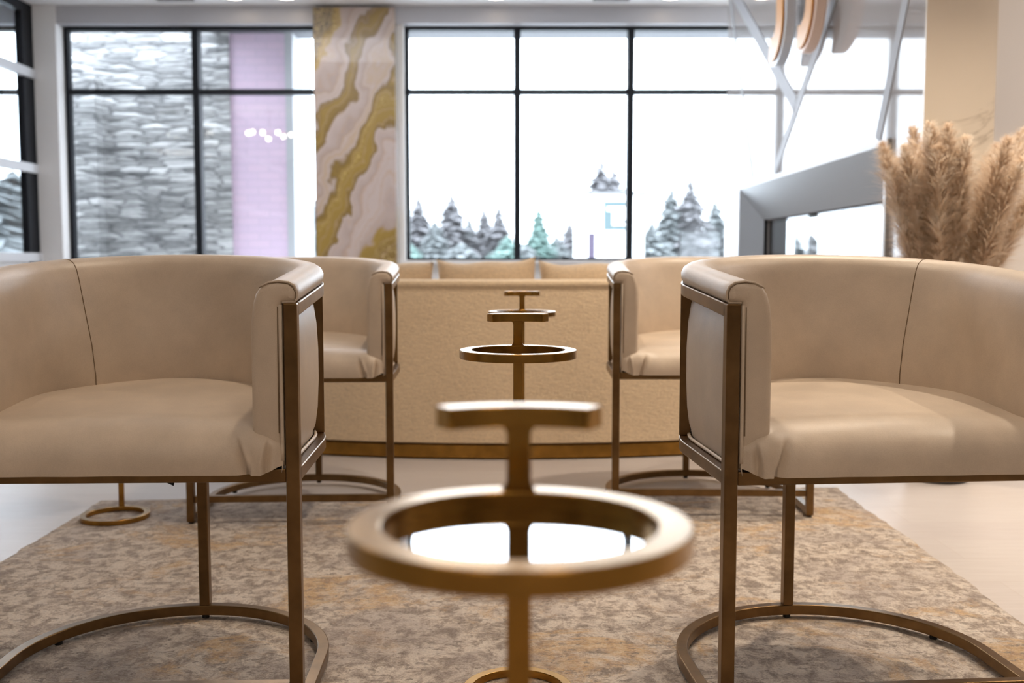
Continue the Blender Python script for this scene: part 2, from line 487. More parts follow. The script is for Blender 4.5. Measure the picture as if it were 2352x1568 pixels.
CH = [(-.651,1.646,.034),(.643,1.650,.076),(-.657,3.01,.037),(.610,3.085,-.022)]
labels = ['large beige tub chair in the left foreground, loose black lining corner below its seat',
          'large beige leather tub chair in the right foreground with lamplight across its seat',
          'beige leather tub chair standing behind the left foreground chair, in front of the sofa',
          'beige leather tub chair standing behind the right foreground chair, in front of the sofa']
proto = make_chair()
for i, (x, y, a) in enumerate(CH):
    c = proto if i == 0 else copy_tree(proto)
    c.location = (x, y, 0); c.rotation_euler = (0, 0, a)
    tag(c, labels[i], 'chair', 'beige tub chairs on the rug')
for i, c in enumerate([o for o in COL.objects if o.type == 'EMPTY' and o.name.startswith('tub_chair')]):
    keep = -1 if c.location.x < 0 else 1         # the back seam runs on the outer side of each chair
    for b in c.children:
        for q in list(b.children):
            if 'side' in q and q['side'] != keep: bpy.data.objects.remove(q)
            elif 'side' in q: del q['side']
# loose corner of the lining on the near left chair
bm = bmesh.new()
v = [bm.verts.new(p) for p in ((.055,.012,.431),(.100,.014,.431),(.098,.006,.4115),(.055,.014,.4325),(.100,.016,.4325),(.098,.0075,.4115))]
bm.faces.new((v[0],v[1],v[2])); bm.faces.new((v[3],v[5],v[4])); bm.faces.new((v[0],v[3],v[4],v[1])); bm.faces.new((v[1],v[4],v[5],v[2])); bm.faces.new((v[0],v[2],v[5],v[3]))
link('lining_flap', bm, M['rubber'], proto)['label'] = 'loose black corner of the seat lining'

# ------------------------------------------------------------------ drink table
def make_table():
    root = empty('drink_table')
    ro, ri = .1023, .082
    def annulus(z0, z1, n=96, r0=ri, r1=ro):
        P = [(math.cos(2*PI*k/n), math.sin(2*PI*k/n)) for k in range(n)]
        bm = bmesh.new()
        rings(bm, [[(a*r, b*r, z) for r, z in ((r0,z0),(r1,z0),(r1,z1),(r0,z1))] for a, b in P], closed_path=True)
        return bm
    link('tray_ring', annulus(.6095, .624), M['brass'], root, smooth=True, angle=40, bevel=.0012)
    link('base_ring', annulus(.001, .015, r0=.083, r1=.1005), M['brass'], root, smooth=True, angle=40, bevel=.0012)
    bm = bmesh.new(); lathe(bm, [(.0818,.6120),(.0818,.6140)], 72); bmesh.ops.rotate(bm, verts=bm.verts, cent=(0,0,.613), matrix=Matrix.Rotation(-.017, 3, 'X'))
    link('mirror_tray', bm, M['mirror'], root)['label'] = 'round mirror glass set in the ring'
    boxobj('pole', -.0083, .0083, .0860, .0990, .012, .672, M['brass'], root, bevel=.0012)
    # arched handle following the ring
    bm = bmesh.new(); R = []
    half = .0545/.0935
    for k in range(25):
        a = PI/2-half+2*half*k/24
        R.append([(r*math.cos(a), r*math.sin(a), z) for r, z in ((.0835,.6675),(.1023,.6675),(.1023,.682),(.0835,.682))])
    rings(bm, R)
    link('handle', bm, M['brass'], root, smooth=True, angle=40, bevel=.0012)
    # small fillets where pole meets handle and ring
    for zz, dz in ((.6680, -1), (.6235, 1)):
        for s in (1, -1):
            bm = bmesh.new(); f = .006
            pr = [(0,0)]+[(f-f*math.sin(t*PI/10), (f-f*math.cos(t*PI/10))) for t in range(6)]
            pts0 = [(s*(.0082+a), .0865, zz+dz*b) for a, b in pr]; pts1 = [(p[0], .0985, p[2]) for p in pts0]
            rings(bm, [pts0, pts1])
            link('weld_fillet', bm, M['brass'], root)
    return root
tb = make_table()
TB = [(.0046,.600,0,'brass ring drink table with arched handle, closest to the camera and out of focus'),
      (.0106,1.786,0,'brass ring drink table between the two foreground chairs, second from the camera'),
      (.0310,3.118,.0,'small brass ring drink table directly in front of the sofa back'),
      (-1.202,3.062,.16,'brass ring drink table at the rug edge, seen below the left foreground chair seat')]
for i, (x, y, a, lb) in enumerate(TB):
    t = tb if i == 0 else copy_tree(tb)
    t.location = (x, y, 0); t.rotation_euler = (0,0,a)
    if i == 0: t.rotation_euler.x = -.013; t.location.y -= .0081; t.location.z = .0012      # leans a touch on the soft pile
    tag(t, lb, 'side table', 'brass ring drink tables')

# ------------------------------------------------------------------ rug
def rug():
    A = (-1.345, -1.2); B = (1.10, -1.2); C = (1.115, 3.50); D = (-1.335, 3.30)
    nx, ny = 70, 120
    bm = bmesh.new(); V = []
    rr = random.Random(3)
    for j in range(ny+1):
        row = []
        for i in range(nx+1):
            u, v = i/nx, j/ny
            x = (A[0]*(1-u)+B[0]*u)*(1-v)+(D[0]*(1-u)+C[0]*u)*v
            y = (A[1]*(1-u)+B[1]*u)*(1-v)+(D[1]*(1-u)+C[1]*u)*v
            if u == 0 or u == 1: x += rr.uniform(-.005,.005)+.006*math.sin(y*5)
            if v == 1: y += rr.uniform(-.004,.004)
            z = 0 if 0 < u < 1 and 0 < v < 1 else -.003
            if u > .985 and v > .93: x += .012*(v-.93)/.07; 
            row.append(bm.verts.new((x, y, z)))
        V.append(row)
    for a, b in zip(V, V[1:]):
        for i in range(nx): bm.faces.new((a[i], a[i+1], b[i+1], b[i]))
    r = bmesh.ops.extrude_face_region(bm, geom=bm.faces[:])
    for v in r['geom']:
        if isinstance(v, bmesh.types.BMVert): v.co.z = -.0075
    o = link('area_rug', bm, M['rug'], None)
    tag(o, 'large abstract rug in cream, taupe and rust lying under the chairs', 'rug')
rug()

# ------------------------------------------------------------------ sofa
def sofa():
    root = empty('curved_sofa', (-.02, 4.0, 0))
    tag(root, 'long beige fabric sofa with curved back and bronze plinth standing before the window', 'sofa')
    HW, DP, RC = 1.20, .98, .42
    def outline(off, n=14):
        """closed plan, back edge (towards camera) gently bowed"""
        P = []
        hw, dp, rc = HW-off, DP-off, RC-off
        def yb(x): return off+.165*x*x
        k = 40
        x1 = hw-rc
        for i in range(k+1):
            x = -x1+2*x1*i/k; P.append((x, yb(x)))
        y1 = yb(x1)+rc
        s = .33*x1
        for i in range(1, n+1):
            a = -PI/2+math.atan(s)+(PI/2-math.atan(s))*i/n
            P.append((x1+rc*math.cos(a)*1.0, y1+rc*math.sin(a)))
        yf = dp
        for i in range(n+1):
            a = PI/2*i/n; r2 = .12
            P.append((hw-r2+r2*math.cos(a), yf-r2+r2*math.sin(a)))
        Q = [(-x, y) for x, y in P[k+1:]][::-1]
        return P+Q
    def prism(name, off, z0, z1, m, rnd=0):
        bm = bmesh.new()
        if rnd:
            R = []
            for t in range(6):
                a = t/5*PI/2
                R.append([(x, y, z0+rnd-rnd*math.cos(PI/2-a) if 0 else z0+rnd*(1-math.sin(a))) for x, y in outline(off+rnd*(1-math.cos(PI/2-a)) if 0 else off+rnd*(1-math.cos(a)) )][::1])
            R = R[::-1]
            Rt = []
            for t in range(6):
                a = t/5*PI/2
                Rt.append([(x, y, z1-rnd*(1-math.sin(a))) for x, y in outline(off+rnd*(1-math.cos(a)))])
            # order: bottom small -> full -> top
            lo = [[(x, y, z0+rnd*(1-math.cos(t/5*PI/2))) for x, y in outline(off+rnd*(1-math.sin(t/5*PI/2)))] for t in range(6)]
            hi = [[(x, y, z1-rnd*(1-math.cos(t/5*PI/2))) for x, y in outline(off+rnd*(1-math.sin(t/5*PI/2)))] for t in range(5,-1,-1)]
            rings(bm, lo+hi)
        else:
            rings(bm, [[(x, y, z) for x, y in outline(off)] for z in (z0, z1)])
        return link(name, bm, m, root, smooth=True, angle=50)
    prism('plinth', .004, .0, .050, M['brass'])
    prism('plinth_foot', .05, -.006, .0, M['black'])
    prism('seat_body', .012, .052, .40, M['boucle'], .012)
    # back shell: thick wall round back and ends
    O = outline(0); n = len(O)
    # keep the part of the outline from the front right end round the back to the front left end
    N14 = 14; k = 40
    seq = O[k+1+N14+0:k+1+N14+1]
    right = O[k:k+1+N14]; backp = O[:k+1]; left = [(-x, y) for x, y in right][::-1]
    run = [(HW, .80), (HW, .70)]+right[::-1][0:]+backp[::-1][1:]+[(-x, y) for x, y in right[1:]]+[(-HW, .70), (-HW, .80)]
    fr = []
    for i, (x, y) in enumerate(run):
        a = run[max(i-1,0)]; b = run[min(i+1, len(run)-1)]
        tx, ty = b[0]-a[0], b[1]-a[1]; l = math.hypot(tx, ty) or 1
        fr.append((x, y, -ty/l, tx/l, 0))
    # outward normal check
    if fr[len(fr)//2][3] > 0: fr = [(x, y, -a, -b, z) for x, y, a, b, z in fr]
    pr = [(-.002,.06),(0,.10),(.002,.30),(0,.55),(-.002,.655),(-.0045,.668),(-.002,.672),(.004,.680),(.002,.694),(-.012,.7015),(-.06,.703),(-.12,.700),(-.145,.688),(-.15,.66),(-.15,.30),(-.12,.10)]
    bm = bmesh.new(); sweep(bm, fr, pr)
    link('backrest', bm, M['boucle'], root, smooth=True, angle=60)
    # seat cushions
    for x0, x1 in ((-1.04,-.01), (.0,1.03)):
        bm = bmesh.new(); box(bm, x0, x1, .36, .93, .40, .46)
        link('seat_cushion', bm, M['boucle'], root, smooth=True, bevel=.03)
sofa()

def pillow_mesh(w, h, d, seed):
    rr = random.Random(seed); n = 22; bm = bmesh.new(); top = {}
    ph = rr.uniform(0, 6)
    for s in (1, -1):
        for j in range(n+1):
            for i in range(n+1):
                u, v = 2*i/n-1, 2*j/n-1
                edge = (i in (0,n) or j in (0,n))
                if edge and s < 0: top[(s,i,j)] = top[(1,i,j)]; continue
                th = d*((1-abs(u)**2.6)*(1-abs(v)**2.6))**.55
                px = 1-.055*(1-v*v)*abs(u)**3; pz = 1-.075*(1-u*u)*abs(v)**3
                x = u*w/2*(1-.05*(1-v*v)*abs(u)**4)
                z = v*h/2*(1-.13*(1-u*u)*abs(v)**3)+.006*math.sin(u*5+ph)*abs(v)
                top[(s,i,j)] = bm.verts.new((x, s*th/2, z+h/2))
    for s in (1, -1):
        for j in range(n):
            for i in range(n):
                q = [top[(s,i,j)], top[(s,i+1,j)], top[(s,i+1,j+1)], top[(s,i,j+1)]]
                bm.faces.new(q if s > 0 else q[::-1])
    return bm
for k, (x0, x1, zt, tilt, lb) in enumerate([(-.775,-.335,.778,.0,'beige throw pillow at the left end of the row on the sofa'),
        (-.312,.112,.789,-.032,'middle beige throw pillow on the sofa with its right corner raised'),
        (.120,.560,.782,-.02,'beige throw pillow at the right end of the row on the sofa')]):
    w = x1-x0
    o = link('throw_pillow', pillow_mesh(w, zt-.462, .17, k+2), M['pillow'], None, smooth=True)
    o.location = ((x0+x1)/2, 4.36, .464); o.rotation_euler = (-.16, tilt, 0)
    tag(o, lb, 'pillow', 'throw pillows on the sofa')

# ------------------------------------------------------------------ room shell
XL, XR, YB, ZC = -4.10, 1.675, 9.0, 2.925
def struct(o): o['kind'] = 'structure'; return o
struct(boxobj('floor', -7.5, 6.5, -4.5, YB+.2, -.12, -.0075, M['floor']))
struct(boxobj('ceiling', -7.5, 6.5, -4.5, YB+.2, ZC, ZC+.15, M['ceiling']))
# back wall: sill wall, header, piers
struct(boxobj('wall_back', -7.5, 6.5, YB, YB+.2, -.1, .76, M['white_wall']))
struct(boxobj('trim_1', -7.5, 6.5, YB-.10, YB+.10, 2.775, ZC, M['grey_soffit']))
struct(boxobj('trim_2', -.985, -.925, YB-.06, YB+.1, .76, ZC-.002, M['white_wall']))
struct(boxobj('trim_3', -4.06, -3.865, YB-.12, YB+.1, 0, ZC-.002, M['white_wall']))
struct(boxobj('trim_4', -7.5, 6.5, YB-.09, YB+.02, .745, .775, M['white_wall'], bevel=.004))
# wall beyond partition on the left, right and behind
struct(boxobj('wall_left', -7.5, -7.35, -4.5, YB, 0, ZC, M['white_wall']))
struct(boxobj('wall_right', 6.3, 6.5, -4.5, YB, 0, ZC, M['wall_peach']))
struct(boxobj('wall_front', -7.35, 6.3, -4.6, -4.5, 0, ZC, plain('umber_plaster', (.20,.155,.12), .8)))
struct(boxobj('wall_rear_right', 2.5, 6.3, 6.0, 6.15, 0, ZC, M['wall_peach']))
def window(name, x0, x1, mull, z0=.775, z1=2.775, zt=(2.206,2.247), fw=.034):
    root = empty(name, ((x0+x1)/2, YB+.06, z0)); struct(root)
    cx = (x0+x1)/2; X0, X1 = x0-cx, x1-cx; H = z1-z0
    bm = bmesh.new()
    box(bm, X0, X0+fw, -.035, .035, 0, H); box(bm, X1-fw, X1, -.035, .035, 0, H)
    box(bm, X0+fw, X1-fw, -.05, .05, 0, .022); box(bm, X0+fw, X1-fw, -.05, .05, H-.03, H)
    link('window_frame', bm, M['frame_black'], root)
    for m_ in mull:
        boxobj('mullion', m_-cx-.029, m_-cx+.029, -.055, .05, .022, H-.03, M['frame_black'], root)
    boxobj('transom', X0+fw, X1-fw, -.045, .045, zt[0]-z0, zt[1]-z0, M['frame_black'], root)
    boxobj('pane', X0+fw-.004, X1-fw+.004, -.003, .003, .02, H-.028, M['glass'], root)
window('window_1', -3.86, -1.68, [-2.728])
window('window_2', -.925, 6.3, [.045, 1.025, 2.05, 2.52, 3.6, 4.7])
window('window_3', -7.35, -4.12, [-5.3, -6.4])

# golden geode pier
o = boxobj('accent_pier', -1.675, -.990, YB-.16, YB-.001, 0, ZC-.03, M['geode'])
tag(o, 'tall pier between the windows painted with slanting gold and blush-white resin waves', 'pier')
o.data.transform(Matrix.Translation((1.675, 0, 0))); o.location.x = -1.675

# glazed partition on the left
part = empty('glazed_partition', (XL, 8.9, 0))
tag(part, 'black framed glazed partition with white horizontal rails at the left edge of the picture', 'partition')
def L(name, y0, y1, z0, z1, m, x0=-.03, x1=.03, bev=0): return boxobj(name, x0, x1, y0-8.9, y1-8.9, z0, z1, m, part, bevel=bev)
for yy in (8.84, 6.6, 4.4, 2.2):
    L('frame_post', yy-.13, yy+.13 if yy > 8 else yy+.0, 0, 2.84, M['frame_black'])
L('top_frame', -.5, 8.97, 2.84, ZC-.002, M['frame_black'])
for zz in (2.345, 1.55, .80):
    L('rail', -.5, 8.99, zz-.038, zz+.038, M['alu'], .0, .062, .004)
L('lower_panel', -.5, 8.97, 0, .762, M['white_wall'], -.02, .02)
L('pane', -.5, 8.71, .84, 2.84, M['partition_glass'], -.004, .004)

# ------------------------------------------------------------------ fireplace wall (see-through)
FY0, FY1, FZ0, FZ1 = 4.59, 7.58, .42, 1.315       # outer frame
IY0, IY1, IZ0, IZ1 = 4.80, 7.38, .62, 1.062       # opening
YE, YF = 4.23, 8.13                               # ends of the wall
X1_ = 1.955
bm = bmesh.new()
XM = XR+.152
for xa, xb, ya, yb, za, zb in ((XR, XM, FY0, FY1, FZ0, FZ1), (XM, X1_, IY0, IY1, IZ0, IZ1)):
    box(bm, xa, xb, YE+.012, YF, zb, ZC-.002); box(bm, xa, xb, YE+.012, YF, -.007, za)
    box(bm, xa, xb, YE+.012, ya, za, zb); box(bm, xa, xb, yb, YF, za, zb)
struct(link('wall_fireplace', bm, M['marble'], None))
struct(boxobj('trim_5', XR-.004, X1_+.004, YE, YE+.012, -.007, ZC-.003, M['marble_beige']))
fp = empty('fireplace', (XR, (FY0+FY1)/2, FZ0)); ycc = (FY0+FY1)/2
tag(fp, 'long see-through fireplace in a wide satin steel surround in the marble wall', 'fireplace')
def quadprism(bm, P, th=(.0,)):
    pass
bm = bmesh.new()
out = [(FY0,FZ0),(FY1,FZ0),(FY1,FZ1),(FY0,FZ1)]; inn = [(IY0,IZ0),(IY1,IZ0),(IY1,IZ1),(IY0,IZ1)]
lip = [(FY0+.035,FZ0+.03),(FY1-.035,FZ0+.03),(FY1-.035,FZ1-.03),(FY0+.035,FZ1-.03)]
R = []
for xs, L_ in ((.001, out), (-.016, out), (-.016, lip), (.125, inn)):
    R.append([(xs, y-ycc, z-FZ0) for y, z in L_])
# skin each step
rings(bm, R, cap=False)
link('surround', bm, M['steel'], fp, bevel=.002)
bm = bmesh.new()
R = [[(xs, y-ycc, z-FZ0) for y, z in L_] for xs, L_ in ((.124, [(a-.002 if a == IY0 else a+.002, b-.002 if b == IZ0 else b+.002) for a, b in inn]), (.275, inn), (.275, [(IY0+.05,IZ0+.05),(IY1-.05,IZ0+.05),(IY1-.05,IZ1-.012),(IY0+.05,IZ1-.012)]), (.15, [(IY0+.05,IZ0+.05),(IY1-.05,IZ0+.05),(IY1-.05,IZ1-.012),(IY0+.05,IZ1-.012)]))]
rings(bm, R, cap=False)
link('firebox', bm, M['black'], fp)
boxobj('fire_glass', .155, .161, IY0-ycc+.03, IY1-ycc-.03, IZ0-FZ0+.03, IZ1-FZ0-.006, M['glass'], fp)

bm = bmesh.new()
a0, a1, b0, b1 = FY0-ycc, FY1-ycc, 0, FZ1-FZ0
for q in ((a0,a1,b1-.028,b1),(a0,a1,b0,b0+.028),(a0,a0+.033,b0+.028,b1-.028),(a1-.033,a1,b0+.028,b1-.028)):
    box(bm, -.020, -.0165, *q)
link('surround_lip', bm, M['alu'], fp)

# slim metal strips laid over the marble in slanting lines
def wall_strip(a, b, w, t, label):
    (ya, za), (yb, zb) = a, b
    d = Vector((0, yb-ya, zb-za)); l = d.length; d.normalize(); p = Vector((0, -d.z, d.y))
    bm = bmesh.new(); q = []
    for x in (XR-t, XR+.0):
        for s, e in ((-1,0),(1,0),(1,1),(-1,1)):
            q.append((x, (yb if e else ya)+p.y*w/2*s, (zb if e else za)+p.z*w/2*s))
    V = [bm.verts.new(v) for v in q]
    for f in ((0,1,2,3),(7,6,5,4),(0,4,5,1),(1,5,6,2),(2,6,7,3),(3,7,4,0)): bm.faces.new([V[i] for i in f])
    o = link('wall_moulding', bm, M['strip'], None)
    c = Vector((XR-t/2, (ya+yb)/2, (za+zb)/2))
    tag(o, label, 'moulding', 'metal lines on the marble wall')
ext = lambda a, b, z: (a[0]+(b[0]-a[0])*(z-a[1])/(b[1]-a[1]), z)
A1, A2 = (8.06,2.769), (7.20,1.33); wall_strip(ext(A1,A2,2.9), A2, .045, .003, 'thin pale metal strip on the marble wall, farthest from the camera')
B1, B2 = (7.80,2.70), (6.16,1.692); wall_strip(ext(B1,B2,2.88), B2, .10, .004, 'metal strip slanting down from upper left to meet another strip on the marble wall')
C1, C2 = (5.46,2.124), (6.63,1.33); wall_strip(ext(C1,C2,2.88), C2, .075, .004, 'long metal strip slanting from upper right down to the fireplace surround')
D1, D2 = (4.44,1.871), (4.76,1.325); wall_strip((4.30,2.2), D2, .07, .004, 'short thick metal strip near the beige end of the marble wall')

# copper letters on the marble wall: two Js seen edge-on
def stroke_letter(name, pts, w, depth, m, x):
    """flat ribbon along pts in the (y,z) plane with real depth in x"""
    bm = bmesh.new(); n = len(pts); R = []
    for i, (y, z) in enumerate(pts):
        a = pts[max(i-1,0)]; b = pts[min(i+1,n-1)]
        ty, tz = b[0]-a[0], b[1]-a[1]; l = math.hypot(ty, tz); py, pz = -tz/l, ty/l
        R.append([(x, y+py*w/2, z+pz*w/2), (x, y-py*w/2, z-pz*w/2), (x+depth, y-py*w/2, z-pz*w/2), (x+depth, y+py*w/2, z+pz*w/2)])
    rings(bm, R)
    return bm
M['copper'] = plain('rose_copper', (.80,.50,.36), .30, .85)
M['copper_face'] = plain('amber_acrylic', (.66,.30,.06), .35)
M['copper_pale'] = plain('pale_copper_acrylic', (.86,.66,.55), .35)
def J(y, zb, h, hook, n=12):
    P = [(y, zb+h), (y, zb+hook)]
    for k in range(1, n+1):
        a = k/n*PI*.62
        P.append((y+hook-hook*math.cos(a), zb+hook-hook*math.sin(a)))
    return P
for (yy, zb, lb, face, edge, w) in ((5.46, 1.97, 'pale copper letter J on the marble wall, the one nearer the camera', 'copper_face', 'copper_pale', .17),
                              (6.06, 2.02, 'amber letter J with chrome outline on the marble wall, the one farther from the camera', 'copper_face', 'chrome', .19)):
    root = empty('wall_letter', (XR, yy, zb)); tag(root, lb, 'letter', 'letters on the marble wall')
    P = [(a-yy, b-zb) for a, b in J(yy, zb, .72, .16)]
    link('letter_return', stroke_letter('r', P, w, .06, M[edge], -.12), M[edge], root, bevel=.008)
    bm = stroke_letter('f', P, w*.74, .012, M[face], -.134); link('letter_face', bm, M[face], root, bevel=.004)
    for k in (0, 1):
        z = .28+.3*k
        bm = bmesh.new(); tube(bm, [(-.062,0,z),(.002,0,z)], .012, 10); link('standoff', bm, M['chrome'], root, smooth=True)

# ------------------------------------------------------------------ pampas grass in a vase
vase = empty('floor_vase', (1.535, 3.66, -.0075))
tag(vase, 'dark round floor vase holding the pampas grass beside the beige end of the marble wall', 'vase')
bm = bmesh.new(); lathe(bm, [(.095,0),(.104,.006),(.108,.03),(.125,.14),(.135,.26),(.125,.38),(.095,.47),(.078,.52),(.085,.545),(.078,.545),(.070,.52),(.088,.46),(.115,.37),(.12,.26),(.10,.05)], 48)
link('vase_body', bm, plain('dark_ceramic', (.045,.035,.03), .35), vase, smooth=True)
def m_pampas():
    t = NT('pampas_plume'); v = t.coord()
    g = t.noise(v, 16, 3, .6); 
    col = t.ramp(g, [(.3,(.68,.53,.40)),(.5,(.88,.76,.62)),(.72,(.98,.93,.86))])
    b = t.n('BsdfDiffuse'); t.i(b, 0, col); tr = t.n('BsdfTranslucent'); t.i(tr, 0, col)
    mx = t.n('MixShader'); mx.inputs[0].default_value = .5
    t.t.links.new(b.outputs[0], mx.inputs[1]); t.t.links.new(tr.outputs[0], mx.inputs[2]); t.t.links.new(mx.outputs[0], t.out.inputs[0])
    return t.m
M['pampas'] = m_pampas(); M['stem'] = plain('dry_stem', (.40,.28,.15), .8)
def plume(seed):
    rr = random.Random(seed)
    bend = rr.uniform(.02,.06)
    def axis(t): return Vector((bend*t*t*1.6, 0, t*.80))      # stem from the vase mouth
    bm = bmesh.new()
    for k in range(3600):
        t = .30+.70*rr.random()
        p = axis(t); q = (t-.30)/.70
        rad = .070*min(1, .25+q*3.2)*min(1, max(0, 1.03-q)*3.0)**.6+.006
        a = rr.uniform(0, 2*PI); l = rad*rr.uniform(.5,1.25)
        d = Vector((math.cos(a)*.75, math.sin(a)*.75, rr.uniform(.35,1.5))).normalized()
        e = p+d*l*1.5; mid = p+d*l*.75+Vector((0,0,.006)); e.z -= l*.22
        s = Vector((-math.sin(a), math.cos(a), rr.uniform(-.3,.3)))*rr.uniform(.0006,.0016)
        v = [bm.verts.new(x) for x in (p-s*.5, p+s*.5, mid+s, mid-s, e)]
        bm.faces.new((v[0],v[1],v[2],v[3])); bm.faces.new((v[3],v[2],v[4]))
    return bm, axis
rr = random.Random(11)
pl = []
for k in range(4):
    bm, ax = plume(30+k)
    root = empty('pampas_stalk', (0,0,0))
    link('plume', bm, M['pampas'], root)
    bm = bmesh.new(); tube(bm, [ax(t/12) for t in range(13)], [.003-.0018*t/12 for t in range(13)], 6)
    link('stem', bm, M['stem'], root, smooth=True)
    pl.append(root)
spec = []
for k in range(20):
    ang = 2*PI*k/20+rr.uniform(-.2,.2); lean = (.03, .17, .10)[k % 3]+rr.uniform(0,.05)+.13*max(0, math.cos(ang)); s = rr.uniform(.88,1.02)
    spec.append((ang, lean, s))
for k, (ang, lean, s) in enumerate(spec):
    o = pl[k] if k < 4 else copy_tree(pl[k % 4])
    o.location = (1.535+.045*math.cos(ang), 3.66+.045*math.sin(ang), .44)
    o.rotation_euler = (0, lean, ang); o.scale = (s, s, s)
    tag(o, 'fluffy tan pampas grass stalk standing in the dark floor vase', 'pampas grass', 'pampas stalks in the floor vase')

# ------------------------------------------------------------------ ceiling fittings
def downlight(x, y, power, col=(1,.84,.67), size=95, lb='', rad=.05):
    root = empty('downlight', (x, y, ZC)); tag(root, lb, 'ceiling light', 'recessed ceiling lights')
    bm = bmesh.new(); rings(bm, [[(math.cos(2*PI*k/32)*r, math.sin(2*PI*k/32)*r, z) for r, z in ((.062,-.001),(.085,-.001),(.083,-.010),(.062,-.006))] for k in range(32)], closed_path=True)
    link('trim_ring', bm, M['alu'], root, smooth=True, angle=40)
    bm = bmesh.new(); lathe(bm, [(.0625,-.006),(.0625,-.003)], 32); link('lamp_disc', bm, M['lamp'], root)
    li = bpy.data.lights.new('downlight_beam', 'SPOT'); li.energy = power; li.color = col; li.spot_size = math.radians(size); li.spot_blend = .6; li.shadow_soft_size = rad
    lo = bpy.data.objects.new('downlight_beam', li); COL.objects.link(lo); lo.parent = root; lo.location = (0,0,-.02)
DL = [(-.05,2.55,70,'unseen ceiling spot added to brighten the sofa back and drink tables'),  # unseen warm spot, added to lift the sofa front and tables
      (1.25,3.25,150,'recessed ceiling light above the right rear chair'),
      (2.35,2.3,150,'recessed ceiling light over the pale floor right of the rug'),
      (.55,.2,34,'recessed ceiling light above the rug nearest the camera'),
      (-1.3,.2,20,'recessed ceiling light above the left foreground chair'),
      (.9,-1.3,34,'recessed ceiling light behind the camera on the right'),
      (-.9,-1.3,26,'recessed ceiling light behind the camera on the left'),
      (3.4,4.6,120,'recessed ceiling light before the peach wall at right'),
      (-1.35,7.3,55,'recessed ceiling light in front of the gold and blush pier'),
      (2.6,3.5,90,'recessed ceiling light beside the beige end of the marble wall')]
for x, y, p, lb in DL: downlight(x, y, p, lb=lb)
for x, lb in ((-2.28,'small ceiling spot washing the header over the left window'),(-1.85,'small ceiling spot beside the gold pier'),(-.13,'small ceiling spot washing the header over the right window'),(1.3,'small ceiling spot beside the marble wall')):
    downlight(x, 8.62, 5, col=(1,.88,.74), size=120, lb=lb, rad=.03)
for x, lb in ((-2.78,'black slot air vent in the ceiling over the left window'),(.82,'black slot air vent in the ceiling over the right window')):
    root = empty('air_vent', (x, 8.66, ZC)); tag(root, lb, 'vent')
    boxobj('vent_frame', -.15, .15, -.05, .05, -.012, -.001, M['black'], root, bevel=.002)
    for k in range(3): boxobj('vent_slat', -.135, .135, -.032+.028*k, -.024+.028*k, -.016, -.012, M['steel'], root)
M['fill_cool'] = emit('fill_glow_neutral', (.93,.94,1), 9.5); M['fill_warm'] = emit('fill_glow_warm', (1,.84,.68), 8)
# unseen glowing fill panels, added under the ceiling to brighten the room
for x, y, lb in ((-1.62,7.0,'unseen square fill panel added under the ceiling before the gold pier'),(-.2,6.0,'unseen square fill panel added under the ceiling behind the sofa'),(4.0,4.2,'unseen square fill panel added under the ceiling before the peach wall'),(3.6,7.2,'unseen square fill panel added under the ceiling behind the marble wall'),(-1.6,-2.6,'unseen square fill panel added behind the camera at left'),(1.6,-2.6,'unseen square fill panel added behind the camera at right')):
    root = empty('fill_panel', (x, y, ZC)); tag(root, lb, 'ceiling light')
    boxobj('fill_panel_frame', -.47, .47, -.62, .62, -.02, -.001, M['alu'], root)
    boxobj('fill_panel_face', -.45, .45, -.6, .6, -.024, -.02, M['fill_cool'] if y > 0 else M['fill_warm'], root)

# chandelier with globe bulbs (its lamps mirror in the far window)
ch = empty('chandelier', (-3.52, 3.0, 2.62)); tag(ch, 'chandelier with seven glowing globes whose light mirrors in the left window', 'chandelier')
bm = bmesh.new(); tube(bm, [(0,0,0),(0,0,.29)], .012, 10); tube(bm, [(-.32,0,0),(.32,0,0)], .010, 10); lathe(bm, [(.06,.285),(.06,.303)], 24)
link('chandelier_frame', bm, M['brass'], ch, smooth=True, angle=40)
for k, (dx, dz) in enumerate(((-.31,.02),(-.25,.035),(-.10,.03),(-.02,-.06),(.12,.03),(.20,-.03),(.31,.0))):
    bm = bmesh.new(); bmesh.ops.create_uvsphere(bm, u_segments=16, v_segments=10, radius=.034); bmesh.ops.translate(bm, verts=bm.verts, vec=(dx, .0, dz-.03))
    link('globe_bulb', bm, M['bulb'], ch, smooth=True)

# ------------------------------------------------------------------ outdoors
GZ = -.15
struct(boxobj('ground', -90, 120, YB+.2, 160, GZ-.3, GZ, M['asphalt']))
o = boxobj('canopy', -2.95, 9.5, YB+.45, 10.6, 3.005, 3.2, plain('canopy_grey', (.11,.11,.12), .7)); tag(o, 'grey canopy soffit projecting outside above the windows', 'canopy')
o = boxobj('stone_wall', -4.52, -2.79, 10.30, 11.3, GZ, 5.5, M['stone']); tag(o, 'grey stacked ledgestone wall outside the left window', 'stone wall')
o = boxobj('stone_pier', -4.50, -4.04, 10.1, 10.30, GZ, 2.55, M['stone']); tag(o, 'lower stacked stone pier beside the white pilaster outside the left window', 'stone pier')
o = boxobj('brick_wall', -2.79, -2.24, 10.34, 11.3, GZ, 5.5, M['purple_brick']); tag(o, 'lilac painted brick wall strip outside the left window', 'brick wall')
o = boxobj('wall_trim', -2.24, -2.165, 10.32, 11.3, GZ, 5.5, plain('grey_trim', (.40,.41,.43), .7)); tag(o, 'narrow grey vertical trim at the right edge of the lilac brick', 'trim board')

